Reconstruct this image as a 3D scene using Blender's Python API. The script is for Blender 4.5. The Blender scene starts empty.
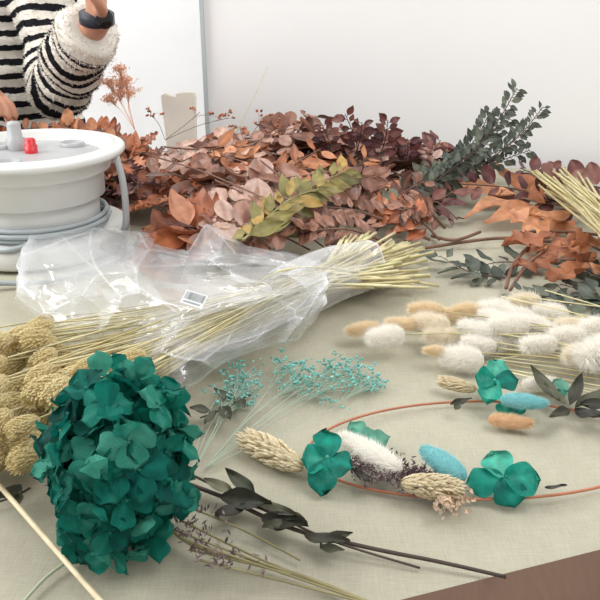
import bpy, math, random
from mathutils import Vector, Matrix, noise
R=random.Random(7)
T=0.75; CH=1.2; F=750.0
p_=math.radians(23.75); cp=math.cos(p_); sp=math.sin(p_)
def ray(x,y):
    u=(x-300)/F; v=(y-300)/F
    return Vector((u, cp-v*sp, -(sp+v*cp)))
def P(x,y,h=0.0):
    d=ray(x,y); k=(CH-(T+h))/(-d.z); return Vector((d.x*k,d.y*k,T+h))
def Q(x,y,Y):
    d=ray(x,y); k=Y/d.y; return Vector((d.x*k,Y,CH+d.z*k))
sc=bpy.context.scene
COL=sc.collection
# ---------------------------------------------------------------- helpers
def curve(pts,n):
    pts=[Vector(p) for p in pts]
    if len(pts)==2: return [pts[0].lerp(pts[1],i/(n-1)) for i in range(n)]
    out=[];m=len(pts)-1
    for i in range(n):
        t=i/(n-1)*m; k=min(int(t),m-1); f=t-k
        a=pts[max(k-1,0)];b=pts[k];c=pts[k+1];d=pts[min(k+2,m)]
        out.append(0.5*((2*b)+(c-a)*f+(2*a-5*b+4*c-d)*f*f+(3*b-a-3*c+d)*f**3))
    return out
class MB:
    def __init__(s): s.v=[];s.f=[];s.m=[];s.a=[]
    def add(s,vs,fs,var=0.5,mat=0):
        o=len(s.v); s.v+= [tuple(v) for v in vs]
        s.f+= [tuple(i+o for i in f) for f in fs]; s.m+=[mat]*len(fs)
        s.a+= list(var) if isinstance(var,(list,tuple)) else [var]*len(vs)
    def tube(s,pts,r,n=6,var=0.5,mat=0,flat=1.0,up=None,caps=True):
        pts=[Vector(p) for p in pts]; N=len(pts)
        if not isinstance(r,(list,tuple)): r=[r]*N
        t0=(pts[1]-pts[0]).normalized()
        ref=Vector(up) if up else (Vector((0,0,1)) if abs(t0.z)<0.9 else Vector((1,0,0)))
        vs=[];fs=[];va=[]
        for i in range(N):
            t=(pts[min(i+1,N-1)]-pts[max(i-1,0)])
            t=t.normalized() if t.length>1e-9 else t0
            a=ref-t*ref.dot(t)
            if a.length<1e-6: a=t.orthogonal()
            a.normalize(); b=t.cross(a); ref=a
            for j in range(n):
                q=2*math.pi*j/n
                vs.append(pts[i]+(a*math.cos(q)*flat+b*math.sin(q))*r[i])
                va.append(var[i] if isinstance(var,(list,tuple)) else var)
        for i in range(N-1):
            for j in range(n):
                fs.append((i*n+j,i*n+(j+1)%n,(i+1)*n+(j+1)%n,(i+1)*n+j))
        if caps: fs.append(tuple(range(n-1,-1,-1))); fs.append(tuple((N-1)*n+j for j in range(n)))
        s.add(vs,fs,va,mat)
    def ball(s,c,rad,M=None,nu=10,nv=7,var=0.5,mat=0):
        c=Vector(c)
        if not isinstance(rad,(list,tuple)): rad=(rad,)*3
        vs=[];fs=[]
        def tr(v):
            v=Vector((v[0]*rad[0],v[1]*rad[1],v[2]*rad[2]))
            return c+(M@v if M else v)
        vs.append(tr((0,0,-1)))
        for i in range(1,nv):
            ph=-math.pi/2+math.pi*i/nv
            for j in range(nu):
                q=2*math.pi*j/nu
                vs.append(tr((math.cos(ph)*math.cos(q),math.cos(ph)*math.sin(q),math.sin(ph))))
        vs.append(tr((0,0,1)))
        for j in range(nu): fs.append((0,1+(j+1)%nu,1+j))
        for i in range(nv-2):
            for j in range(nu):
                a=1+i*nu+j;b=1+i*nu+(j+1)%nu
                fs.append((a,b,b+nu,a+nu))
        L=len(vs)-1;o=1+(nv-2)*nu
        for j in range(nu): fs.append((o+j,o+(j+1)%nu,L))
        s.add(vs,fs,var,mat)
    def leaf(s,base,d,nrm,L,W,shape='round',bend=0.2,fold=0.15,ruf=0.05,var=0.5,mat=0,rows=7,rnd=R):
        d=Vector(d).normalized(); nrm=Vector(nrm); nrm=(nrm-d*nrm.dot(d))
        if nrm.length<1e-4: nrm=d.orthogonal()
        nrm.normalize(); sd=d.cross(nrm)
        if shape=='oak': rows=20
        vs=[];fs=[]; ph=rnd.random()*6.28; ph2=rnd.random()*6.28; va=[]
        for i in range(rows+1):
            t=i/rows
            if shape=='round': w=max(math.sin(math.pi*min(1,t*0.96+0.03)),0)**0.55
            elif shape=='lance': w=max(math.sin(math.pi*(t*.97+.02)**0.8),0)
            elif shape=='oak': w=max(math.sin(math.pi*(t*.97+.02)),0)**0.6*(0.68+0.32*math.sin(t*3.5*2*math.pi-1.2))
            elif shape=='petal': w=(0.2+0.9*t**0.75)*(max(1-t**3.8,0))**0.5*1.02
            else: w=1-t
            w*=W/2
            lift=bend*L*t*t
            for j in (-2,-1,0,1,2):
                x=j/2
                z=lift+abs(x)**1.3*fold*W+ruf*L*math.sin(ph+t*6+x*4)*abs(x)+ruf*.4*L*math.sin(ph2+t*9-x*3)
                fw= t*L*(1-0.12*abs(bend)) - (0.06*L*abs(x) if shape=='oak' else 0)
                if shape=='petal': fw-=.16*L*abs(x)**2*t
                vs.append(Vector(base)+d*fw+sd*(x*w)+nrm*z)
                va.append(min(1,max(0,var+(.16 if j==0 else -.03))))
        for i in range(rows):
            for j in range(4):
                a=i*5+j; fs.append((a,a+1,a+6,a+5))
        s.add(vs,fs,va,mat)
    def fuzz(s,n,L,w,seed=1,test=None):
        rn=random.Random(seed); F0=list(s.f); V0=[Vector(v) for v in s.v]
        F0=[f for f in F0 if len(f)==4]
        wts=[((V0[f[2]]-V0[f[0]]).cross(V0[f[3]]-V0[f[1]])).length for f in F0]
        for f in rn.choices(F0,wts,k=n):
            a,b,c,d=[V0[i] for i in f]; u=rn.random();v=rn.random()
            p=a*(1-u)*(1-v)+b*u*(1-v)+c*u*v+d*(1-u)*v
            if test and not test(p): continue
            nn=(c-a).cross(d-b).normalized()
            va=s.a[f[0]]*(1-v)+s.a[f[3]]*v
            dd=(nn+Vector((rn.uniform(-1,1),rn.uniform(-1,1),rn.uniform(-1,1)))*.8).normalized()
            sd=dd.orthogonal().normalized()*w; sd.rotate(Matrix.Rotation(rn.random()*6.28,3,dd))
            s.add([p-sd,p+sd,p+dd*L*rn.uniform(.5,1.2)],[(0,1,2)],va)
    def mesh(s,name,mats,smooth=True):
        me=bpy.data.meshes.new(name)
        me.from_pydata(s.v,[],s.f); 
        for m in mats: me.materials.append(m)
        me.polygons.foreach_set('material_index',s.m)
        me.polygons.foreach_set('use_smooth',[smooth]*len(s.f))
        at=me.attributes.new('var','FLOAT','POINT'); at.data.foreach_set('value',s.a)
        me.update(); return me
    def obj(s,name,mats,parent=None,smooth=True,**k):
        o=bpy.data.objects.new(name,s.mesh(name,mats,smooth)); COL.objects.link(o)
        if parent: 
            o.parent=parent; o.matrix_parent_inverse=Matrix.Translation(parent.location).inverted()
        return tag(o,**k)
def tag(o,label=None,cat=None,group=None,kind=None):
    if label:o['label']=label
    if cat:o['category']=cat
    if group:o['group']=group
    if kind:o['kind']=kind
    return o
def empty(name,loc,**k):
    o=bpy.data.objects.new(name,None); o.location=loc; o.empty_display_size=.02; COL.objects.link(o)
    return tag(o,**k)
def inst(me,name,parent,M):
    o=bpy.data.objects.new(name,me); COL.objects.link(o)
    if parent:
        o.parent=parent; o.matrix_parent_inverse=Matrix.Translation(parent.location).inverted()
    o.matrix_basis=M
    return o
def frame(x,up=(0,0,1)):
    x=Vector(x).normalized(); up=Vector(up); z=up-x*up.dot(x)
    if z.length<1e-4: z=x.orthogonal()
    z.normalize(); y=z.cross(x)
    return Matrix((x,y,z)).transposed()
def M4(loc,rot3,s):
    if not isinstance(s,(list,tuple)): s=(s,s,s)
    return Matrix.Translation(loc)@rot3.to_4x4()@Matrix.Diagonal((s[0],s[1],s[2],1))
# ---------------------------------------------------------------- materials
def srgb(c):
    return tuple(((x/255)/12.92 if x/255<=0.04045 else ((x/255+0.055)/1.055)**2.4) for x in c)+(1,)
def newmat(name):
    m=bpy.data.materials.new(name); m.use_nodes=True; nt=m.node_tree
    b=nt.nodes['Principled BSDF']; return m,nt,b
def plain(name,c,rough=.6,metal=0,bump=0,bscale=50,noise_amt=0.0,nscale=8):
    m,nt,b=newmat(name); b.inputs['Base Color'].default_value=srgb(c)
    b.inputs['Roughness'].default_value=rough; b.inputs['Metallic'].default_value=metal
    tc=nt.nodes.new('ShaderNodeTexCoord')
    n=nt.nodes.new('ShaderNodeTexNoise'); n.inputs['Scale'].default_value=nscale; n.inputs['Detail'].default_value=5
    nt.links.new(tc.outputs['Object'],n.inputs['Vector'])
    r=nt.nodes.new('ShaderNodeValToRGB'); c1=srgb(c); k=max(noise_amt,.02)
    r.color_ramp.elements[0].color=tuple(x*(1-k) for x in c1[:3])+(1,)
    r.color_ramp.elements[1].color=tuple(min(1,x*(1+k)) for x in c1[:3])+(1,)
    r.color_ramp.elements[0].position=.3; r.color_ramp.elements[1].position=.7
    nt.links.new(n.outputs['Fac'],r.inputs['Fac']); nt.links.new(r.outputs['Color'],b.inputs['Base Color'])
    if bump:
        n2=nt.nodes.new('ShaderNodeTexNoise'); n2.inputs['Scale'].default_value=bscale
        nt.links.new(tc.outputs['Object'],n2.inputs['Vector'])
        bp=nt.nodes.new('ShaderNodeBump'); bp.inputs['Strength'].default_value=bump; bp.inputs['Distance'].default_value=.005
        nt.links.new(n2.outputs['Fac'],bp.inputs['Height']); nt.links.new(bp.outputs['Normal'],b.inputs['Normal'])
    return m
def leafmat(name,cols,rough=.5,transl=.2,nscale=60,amt=.3,bump=.4,spec=.5):
    m,nt,b=newmat(name)
    at=nt.nodes.new('ShaderNodeAttribute'); at.attribute_name='var'
    r=nt.nodes.new('ShaderNodeValToRGB'); e=r.color_ramp.elements
    n=len(cols)
    while len(e)<n: e.new(.5)
    for i,c in enumerate(cols): e[i].position=i/(max(n-1,1)); e[i].color=srgb(c)
    nt.links.new(at.outputs['Fac'],r.inputs['Fac'])
    tc=nt.nodes.new('ShaderNodeTexCoord'); no=nt.nodes.new('ShaderNodeTexNoise'); no.inputs['Scale'].default_value=nscale; no.inputs['Detail'].default_value=4
    nt.links.new(tc.outputs['Object'],no.inputs['Vector'])
    mr=nt.nodes.new('ShaderNodeMapRange'); mr.inputs[1].default_value=.3; mr.inputs[2].default_value=.7
    mr.inputs[3].default_value=1-amt; mr.inputs[4].default_value=1+amt*.6
    nt.links.new(no.outputs['Fac'],mr.inputs[0])
    mx=nt.nodes.new('ShaderNodeVectorMath'); mx.operation='SCALE'
    nt.links.new(r.outputs['Color'],mx.inputs[0]); nt.links.new(mr.outputs[0],mx.inputs['Scale'])
    nt.links.new(mx.outputs[0],b.inputs['Base Color']); b.inputs['Roughness'].default_value=rough
    b.inputs['Specular IOR Level'].default_value=spec
    bp=nt.nodes.new('ShaderNodeBump'); bp.inputs['Strength'].default_value=bump; bp.inputs['Distance'].default_value=.002
    nt.links.new(no.outputs['Fac'],bp.inputs['Height']); nt.links.new(bp.outputs['Normal'],b.inputs['Normal'])
    if transl>0:
        tr=nt.nodes.new('ShaderNodeBsdfTranslucent'); nt.links.new(mx.outputs[0],tr.inputs['Color'])
        ms=nt.nodes.new('ShaderNodeMixShader'); ms.inputs[0].default_value=transl
        out=nt.nodes['Material Output']
        nt.links.new(b.outputs[0],ms.inputs[1]); nt.links.new(tr.outputs[0],ms.inputs[2]); nt.links.new(ms.outputs[0],out.inputs['Surface'])
    return m
m_rust=leafmat('rust_leaf',[(104,58,42),(164,94,60),(192,118,80),(206,148,116)],rough=.38)
m_copper=leafmat('copper_leaf',[(78,50,42),(134,90,72),(178,132,112),(118,72,54)],rough=.36)
m_rose=leafmat('rose_leaf',[(146,104,88),(188,146,128),(222,190,174),(160,112,94)],rough=.33)
m_burg=leafmat('burgundy_leaf',[(78,44,46),(108,60,58),(142,94,84)],rough=.4)
m_must=leafmat('mustard_leaf',[(108,104,62),(136,130,78),(154,142,84),(190,152,76)])
m_orange=leafmat('orange_leaf',[(150,92,64),(186,122,84),(212,152,112),(166,102,72)],rough=.5)
m_dkgreen=leafmat('dark_green_leaf',[(62,70,62),(84,92,80),(112,118,102)],rough=.5)
m_greygreen=leafmat('grey_green_leaf',[(76,80,66),(104,106,86),(128,126,104)])
m_darkleaf=leafmat('blackish_leaf',[(40,40,34),(62,62,50),(88,88,68)])
m_teal=leafmat('teal_petal',[(0,80,72),(6,120,106),(22,150,130),(92,190,166)],rough=.6,transl=.3,nscale=90,amt=.38,bump=.9,spec=.3)
m_tealpale=leafmat('pale_teal_petal',[(70,160,142),(120,188,166)],transl=.5)
m_aqua=leafmat('aqua_bloom',[(98,188,182),(130,208,200),(160,222,212)],transl=.1)
m_straw=leafmat('straw',[(182,168,118),(210,198,150),(228,218,178),(196,190,138)],transl=.05,nscale=40,amt=.2)
m_seed=leafmat('seed_scale',[(204,184,128),(226,208,154),(240,226,184),(214,202,144)],transl=.3,nscale=120,amt=.1)
m_seedpale=leafmat('pale_seed_scale',[(206,186,144),(226,210,172),(238,226,194)],transl=.2,nscale=120,amt=.15)
m_cream=leafmat('cream_fluff',[(238,226,202),(247,238,220),(253,248,236)],rough=.9,transl=.4,amt=.05,bump=0,spec=.1,nscale=150)
m_white=leafmat('white_fluff',[(244,238,224),(252,248,240),(254,253,249)],rough=.9,transl=.4,amt=.03,bump=0,spec=.1,nscale=150)
m_peach=leafmat('peach_fluff',[(224,188,146),(238,206,168),(246,222,190)],rough=.9,transl=.4,amt=.1,bump=0,spec=.1,nscale=150)
m_tan=leafmat('tan_fluff',[(232,212,176),(244,228,198),(250,238,214)],rough=.9,transl=.4,amt=.06,bump=0,spec=.1,nscale=150)
m_aquaf=leafmat('aqua_fluff',[(112,196,202),(144,214,218),(184,228,230)],rough=.9,transl=.4,amt=.05,bump=0,spec=.1,nscale=150)
m_brownstem=plain('brown_stem',(112,80,64),.6,bump=.3,noise_amt=.3,nscale=40)
m_darkstem=plain('dark_stem',(70,56,48),.6,bump=.3,noise_amt=.3,nscale=40)
m_greenstem=plain('green_stem',(146,138,98),.6,noise_amt=.2,nscale=40)
m_palestem=plain('pale_stem',(230,214,178),.55,bump=.2,noise_amt=.12,nscale=60)
m_palegreen=plain('pale_green_stem',(176,186,160),.6)
m_statice=leafmat('statice',[(82,62,68),(116,92,102),(150,126,126),(98,78,70)],transl=.1)
m_pinkb=leafmat('pink_bud',[(214,186,160),(232,212,188),(220,194,168)],transl=.2)
m_orangef=leafmat('orange_fluff',[(255,206,166),(255,220,188),(255,230,206)],transl=.6,amt=.03,bump=0)
m_wire=plain('copper_paper_wire',(176,110,82),.5,noise_amt=.2,nscale=60)
m_plast=plain('grey_white_plastic',(214,214,211),.35,noise_amt=.03)
m_plast2=plain('light_grey_plastic',(168,170,171),.4,noise_amt=.03)
m_cable=plain('grey_cable',(160,167,170),.45)
m_red=plain('red_plastic',(200,40,50),.35)
m_dark=plain('dark_plastic',(60,62,64),.4)
m_wall=plain('wall_paint',(238,237,237),.85,bump=.05,bscale=200,noise_amt=.02,nscale=2)
m_wall2=plain('bright_wall_paint',(250,250,250),.85,noise_amt=.01)
m_trim=plain('grey_trim',(176,182,186),.6)
m_floor=plain('floor_concrete',(150,146,140),.6,noise_amt=.1,nscale=4)
m_tablewood=plain('table_wood',(120,88,66),.5,noise_amt=.2,nscale=12)
m_kraft=plain('pale_paper',(240,234,222),.8,noise_amt=.05,nscale=30)
m_skin=plain('skin',(196,142,116),.5,noise_amt=.06,nscale=20)
m_hair=plain('hair',(48,34,28),.5,bump=.6,bscale=200)
m_jean=plain('dark_denim',(50,56,72),.8,bump=.3,bscale=600)
m_band=plain('navy_watch_band',(34,40,54),.5)
m_glass=plain('watch_glass',(18,20,24),.12)
m_black=plain('black_ink',(40,40,44),.6)
m_ink=plain('grey_ink',(90,90,94),.6)
m_lab=plain('white_label',(214,217,218),.5)
def linen(name,c,k=.05,s=900,lo=.88,hi=1.10):
    m,nt,b=newmat(name); tc=nt.nodes.new('ShaderNodeTexCoord'); L=nt.links
    ws=[]
    for sc_ in ((s,s*.067,1),(s*.067,s,1)):
        mp=nt.nodes.new('ShaderNodeMapping'); mp.inputs['Scale'].default_value=sc_
        w=nt.nodes.new('ShaderNodeTexNoise'); w.inputs['Scale'].default_value=1; w.inputs['Detail'].default_value=2
        L.new(tc.outputs['Object'],mp.inputs['Vector']); L.new(mp.outputs[0],w.inputs['Vector']); ws.append(w)
    ad=nt.nodes.new('ShaderNodeMath'); ad.operation='ADD'; L.new(ws[0].outputs['Fac'],ad.inputs[0]); L.new(ws[1].outputs['Fac'],ad.inputs[1])
    n=nt.nodes.new('ShaderNodeTexNoise'); n.inputs['Scale'].default_value=7; n.inputs['Detail'].default_value=9; n.inputs['Roughness'].default_value=.75
    L.new(tc.outputs['Object'],n.inputs['Vector'])
    r=nt.nodes.new('ShaderNodeValToRGB'); c1=srgb(c)
    r.color_ramp.elements[0].position=.3;r.color_ramp.elements[1].position=.7
    r.color_ramp.elements[0].color=tuple(x*(1-k) for x in c1[:3])+(1,); r.color_ramp.elements[1].color=tuple(x*(1+k) for x in c1[:3])+(1,)
    L.new(n.outputs['Fac'],r.inputs['Fac'])
    mr=nt.nodes.new('ShaderNodeMapRange'); mr.inputs[1].default_value=.6; mr.inputs[2].default_value=1.4; mr.inputs[3].default_value=lo; mr.inputs[4].default_value=hi; L.new(ad.outputs[0],mr.inputs[0])
    mx=nt.nodes.new('ShaderNodeVectorMath'); mx.operation='SCALE'; L.new(r.outputs['Color'],mx.inputs[0]); L.new(mr.outputs[0],mx.inputs['Scale'])
    L.new(mx.outputs[0],b.inputs['Base Color']); b.inputs['Roughness'].default_value=.95; b.inputs['Specular IOR Level'].default_value=.1
    bp=nt.nodes.new('ShaderNodeBump'); bp.inputs['Strength'].default_value=.3; bp.inputs['Distance'].default_value=.001; L.new(ad.outputs[0],bp.inputs['Height']); L.new(bp.outputs['Normal'],b.inputs['Normal'])
    return m
m_linen=linen('sage_linen',(174,170,152)); m_brown=linen('brown_cloth',(150,122,106),.03,700,.95,1.05)
def film():
    m,nt,b=newmat('clear_film'); L=nt.links
    b.inputs['Base Color'].default_value=(.86,.88,.90,1); b.inputs['Roughness'].default_value=.1; b.inputs['Specular IOR Level'].default_value=1.0
    lw=nt.nodes.new('ShaderNodeLayerWeight'); lw.inputs['Blend'].default_value=.3
    mr=nt.nodes.new('ShaderNodeMapRange'); mr.inputs[1].default_value=.2; mr.inputs[2].default_value=.9; mr.inputs[3].default_value=.09; mr.inputs[4].default_value=.5
    L.new(lw.outputs['Facing'],mr.inputs[0])
    at=nt.nodes.new('ShaderNodeAttribute'); at.attribute_name='var'
    mu=nt.nodes.new('ShaderNodeMath'); mu.operation='MULTIPLY_ADD'; mu.inputs[1].default_value=.5; mu.use_clamp=True
    L.new(at.outputs['Fac'],mu.inputs[0]); L.new(mr.outputs[0],mu.inputs[2])
    tr=nt.nodes.new('ShaderNodeBsdfTransparent'); ms=nt.nodes.new('ShaderNodeMixShader')
    L.new(mu.outputs[0],ms.inputs[0]); L.new(tr.outputs[0],ms.inputs[1]); L.new(b.outputs[0],ms.inputs[2])
    gl=nt.nodes.new('ShaderNodeBsdfGlossy'); gl.inputs['Roughness'].default_value=.06; m2=nt.nodes.new('ShaderNodeMixShader'); m2.inputs[0].default_value=.08
    L.new(ms.outputs[0],m2.inputs[1]); L.new(gl.outputs[0],m2.inputs[2])
    L.new(m2.outputs[0],nt.nodes['Material Output'].inputs['Surface'])
    return m
m_film=film()
def stripes():
    m,nt,b=newmat('striped_fleece'); L=nt.links
    at=nt.nodes.new('ShaderNodeAttribute'); at.attribute_name='var'
    tc=nt.nodes.new('ShaderNodeTexCoord'); n=nt.nodes.new('ShaderNodeTexNoise'); n.inputs['Scale'].default_value=60; L.new(tc.outputs['Object'],n.inputs['Vector'])
    a=nt.nodes.new('ShaderNodeMath'); a.operation='MULTIPLY_ADD'; a.inputs[1].default_value=.009; L.new(n.outputs['Fac'],a.inputs[0]); L.new(at.outputs['Fac'],a.inputs[2])
    k=nt.nodes.new('ShaderNodeMath'); k.operation='MULTIPLY'; k.inputs[1].default_value=1/.034; L.new(a.outputs[0],k.inputs[0])
    fr=nt.nodes.new('ShaderNodeMath'); fr.operation='FRACT'; L.new(k.outputs[0],fr.inputs[0])
    g=nt.nodes.new('ShaderNodeMath'); g.operation='GREATER_THAN'; g.inputs[1].default_value=.56; L.new(fr.outputs[0],g.inputs[0])
    mx=nt.nodes.new('ShaderNodeMixRGB'); mx.inputs[1].default_value=srgb((230,225,216)); mx.inputs[2].default_value=srgb((34,34,38)); L.new(g.outputs[0],mx.inputs[0])
    L.new(mx.outputs[0],b.inputs['Base Color']); b.inputs['Roughness'].default_value=.95; b.inputs['Specular IOR Level'].default_value=.1
    return m
m_str=stripes()
# ---------------------------------------------------------------- setting
def box(name,lo,hi,mat,parent=None,bev=0,**k):
    mb=MB(); x0,y0,z0=lo;x1,y1,z1=hi
    mb.add([(x0,y0,z0),(x1,y0,z0),(x1,y1,z0),(x0,y1,z0),(x0,y0,z1),(x1,y0,z1),(x1,y1,z1),(x0,y1,z1)],
      [(3,2,1,0),(4,5,6,7),(0,1,5,4),(1,2,6,5),(2,3,7,6),(3,0,4,7)])
    o=mb.obj(name,[mat],parent,smooth=False,**k)
    if bev:
        bm=o.modifiers.new('b','BEVEL'); bm.width=bev; bm.segments=3
    return o
box('floor',(-4,-2,-.05),(4,3.5,0),m_floor,kind='structure')
XC=Q(205,60,1.9).x
box('wall_back',(XC,1.9,0),(4,2.0,2.8),m_wall,kind='structure')
box('wall_far',(-4,3.3,0),(4,3.4,2.8),m_wall2,kind='structure')
box('trim_1',(XC-.006,1.888,0),(XC+.003,1.9,2.8),m_trim,kind='structure')
box('baseboard_back',(XC+.006,1.885,0),(4,1.9,.08),m_wall2,kind='structure')
A=P(380,600); B=P(600,545); e=(B-A); sl=e.y/e.x
def fy(x): return A.y+(x-A.x)*sl
XL,XR,YB=-1.25,1.15,1.84
table=empty('table',(0,1.1,0),label='long work table under a linen cloth',cat='table')
mb=MB(); z1=T-.014; z0=z1-.03; pts=[(XL,fy(XL)),(XR,fy(XR)),(XR,YB),(XL,YB)]
mb.add([(x,y,z0) for x,y in pts]+[(x,y,z1) for x,y in pts],[(3,2,1,0),(4,5,6,7),(0,1,5,4),(1,2,6,5),(2,3,7,6),(3,0,4,7)])
mb.obj('table_top',[m_tablewood],table,smooth=False)
for (x,y) in [(XL+.08,fy(XL)+.1),(XR-.08,fy(XR)+.1),(XR-.08,YB-.08),(XL+.08,YB-.08)]:
    box('table_leg',(x-.03,y-.03,0),(x+.03,y+.03,z0),m_tablewood,table)
cloth=empty('tablecloth',(0,1.1,T),label='sage grey linen tablecloth with brown hanging edge',cat='tablecloth')
mb=MB(); NX,NY=240,180; vs=[];fs=[]
for j in range(NY+1):
    for i in range(NX+1):
        x=XL+(XR-XL)*i/NX; y0=fy(x)-.004; y=y0+(YB+.004-y0)*j/NY
        z=T-.002+.002*noise.noise(Vector((x*7,y*7,0)))+.0018*noise.noise(Vector((x*16+y*9,y*5,3)))-.0022*max(0,1-abs(noise.noise(Vector((x*3+y*2,y*2.5,8))))*12)
        vs.append((x,y,min(z,T)))
for j in range(NY):
    for i in range(NX):
        a=j*(NX+1)+i; fs.append((a,a+1,a+NX+2,a+NX+1))
mb.add(vs,fs); mb.obj('cloth_top',[m_linen],cloth)
mb=MB(); vs=[];fs=[]
for j in range(13):
    for i in range(NX+1):
        x=XL+(XR-XL)*i/NX; t=j/12
        y=fy(x)-.004-.010*min(1,t*6)-(.012*math.sin(x*40)+.01*math.sin(x*17+1))*t
        vs.append((x,y,T-.001-.36*t*(1 if t>0 else 0)))
for j in range(12):
    for i in range(NX):
        a=j*(NX+1)+i; fs.append((a,a+NX+1,a+NX+2,a+1))
mb.add(vs,fs); mb.obj('hanging_edge',[m_brown],cloth,label='brown hanging edge')
# ---------------------------------------------------------------- cable reel
def lathe(mb,c,prof,n=64,var=.5,mat=0):
    vs=[];fs=[];c=Vector(c)
    for r,z in prof:
        for j in range(n):
            q=2*math.pi*j/n; vs.append(c+Vector((r*math.cos(q),r*math.sin(q),z)))
    for i in range(len(prof)-1):
        for j in range(n): fs.append((i*n+j,i*n+(j+1)%n,(i+1)*n+(j+1)%n,(i+1)*n+j))
    mb.add(vs,fs,var,mat)
rc=P(44,243)
reel=empty('cable_reel',rc,label='grey-white plastic extension cable reel with red switch',cat='cable reel')
mb=MB(); lathe(mb,rc,[(0.0,.001),(.138,.001),(.150,.004),(.153,.010),(.153,.030),(.150,.036),(.145,.037),(.112,.034),(.108,.05)]); mb.obj('base_flange',[m_plast],reel)
mb=MB(); lathe(mb,rc,[(.104,.035),(.105,.075),(.106,.088),(.114,.090),(.117,.092),(.118,.130),(.122,.134),(.130,.136),(.132,.140),(.134,.162)]); mb.obj('drum',[m_plast],reel)
mb=MB(); lathe(mb,rc,[(.130,.160),(.148,.161),(.155,.162),(.158,.165),(.158,.171),(.156,.174),(.150,.175),(.141,.175),(.139,.178),(.134,.178),(.131,.174),(.124,.156),(.120,.152),(0.0,.152)]); mb.obj('top_flange',[m_plast],reel)
mb=MB(); lathe(mb,rc,[(.120,.150),(.119,.158),(.114,.161),(.058,.162),(.052,.159),(0,.159)]); mb.obj('socket_panel',[m_plast2],reel)
for q in (0.9,2.6,4.6):
    mb=MB(); c=rc+Vector((.084*math.cos(q),.084*math.sin(q),0)); lathe(mb,c,[(.022,.161),(.022,.168),(.018,.169),(.017,.164),(0,.164)],24); mb.obj('socket',[m_plast2],reel)
mb=MB()
mb.tube(curve([rc+Vector((.150,-.02,.162)),rc+Vector((.160,-.03,.12)),rc+Vector((.160,-.03,.06)),rc+Vector((.150,-.02,.02))],14),.006,10)
mb.obj('handle',[m_plast2],reel)
kp=rc+Vector((-.04,.045,0))
mb=MB(); lathe(mb,kp,[(.017,.158),(.017,.178),(.0125,.181),(.0115,.204),(.009,.208),(0,.208)],28); mb.obj('knob',[m_plast2],reel)
kp=rc+Vector((-.006,.02,.0)); mb=MB(); lathe(mb,kp,[(.011,.158),(.011,.172),(.0095,.172),(.009,.182),(.007,.184),(0,.184)],28); mb.obj('switch',[m_red],reel,label='red round switch button')
mb=MB(); mb.tube(curve([P(-70,270,.01),P(-20,232,.05),P(0,206,.075),P(24,214,.06),P(30,228,.05),P(0,236,.05),P(-24,232,.05),P(-10,216,.065),P(10,222,.055),P(36,238,.045),P(10,250,.042),P(-40,248,.03)],90),.0048,8)
mb.tube(curve([P(-60,300,.01),P(-10,284,.01),P(44,282,.006),P(112,262,.006),P(137,240,.006)],40),.0045,8)
for k in range(3):
    mb.tube([rc+Vector(((.116+.004*(k%2))*math.cos(q/30*2*math.pi),(.116+.004*(k%2))*math.sin(q/30*2*math.pi),.043+.008*k)) for q in range(31)],.0042,8)
mb.obj('cable',[m_cable],reel,label='grey cable coiled low around the drum')
# ---------------------------------------------------------------- branches
def branch(name,ctrl,lm,sm,n=24,L=.045,W=.035,shape='round',r=.0022,seed=0,label='',cat='dried branch',group=None,side=1.0,up=(0,-.25,1),upj=.6,start=.12,bend=.15,twigs=0,droop=0,ymax=1.86):
    rn=random.Random(seed); pts=curve(ctrl,18)
    e=empty(name,pts[0],label=label,cat=cat,group=group)
    mb=MB(); N=len(pts); mb.tube(pts,[r*(1-.6*i/N) for i in range(N)],6,rn.random())
    lb=MB()
    paths=[(pts,n,start)]
    for k in range(twigs):
        i=int(N*(.25+.6*k/max(twigs,1))); b=pts[i]; t=(pts[min(i+1,N-1)]-pts[i-1]).normalized()
        s=t.cross(Vector(up)).normalized()*(1 if k%2 else -1)
        ln=(pts[-1]-pts[0]).length*.3*rn.uniform(.7,1.2)
        tp=curve([b,b+(t*.8+s*.7)*ln*.5+Vector((0,0,.006)),b+(t*1.0+s*.9)*ln+Vector((0,0,rn.uniform(-.02,.01)))],8)
        mb.tube(tp,r*.55,5); paths.append((tp,max(n//3,5),.2))
    for pp,nn,st in paths:
        M=len(pp)-1
        for i in range(nn):
            f=st+(1-st)*(i+rn.random()*.6)/nn; f=min(f,.999)
            k=int(f*M); b=pp[k].lerp(pp[k+1],f*M-k); t=(pp[k+1]-pp[k]).normalized()
            u=Vector(up)+Vector((rn.uniform(-upj,upj),rn.uniform(-upj,upj),rn.uniform(-upj,upj)*.5))
            s=t.cross(Vector(up)).normalized()*(1 if i%2 else -1)
            d=t*rn.uniform(.3,.8)+s*side*rn.uniform(.6,1.1)+Vector((0,0,rn.uniform(-.35,.25)-droop))
            d.normalize(); sz=rn.uniform(.6,1.25)*(1-.35*f)
            b2=b+d*.006
            if r>.0012: mb.tube([b,b2+d*.002],r*.35,4)
            lb.leaf(b2,d,u,L*sz,W*sz,shape,bend=rn.uniform(-bend*.8,bend),fold=rn.uniform(-.05,.2),ruf=rn.uniform(.01,.06),var=rn.random(),rnd=rn)
    mz=T+.0015
    lb.v=[(x,min(y,ymax),max(z,mz+.0005*rn.random())) for x,y,z in lb.v]
    mb.v=[(x,min(y,ymax),max(z,mz)) for x,y,z in mb.v]
    mb.obj('stem',[sm],e); lb.obj('leaves',[lm],e)
    return e
def hh(X,Y):
    a=min(max((Y-1.22)/.36,0),1); a=a*a*(3-2*a)
    b=1.0 if X<0.0 else max(0.35,1-(X)*1.9)
    if X<-.3: b=max(.85,1-(-.3-X)*.8)
    return .022+.080*a*b
G='autumn branches heaped on the table'
rn=random.Random(21)
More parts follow.
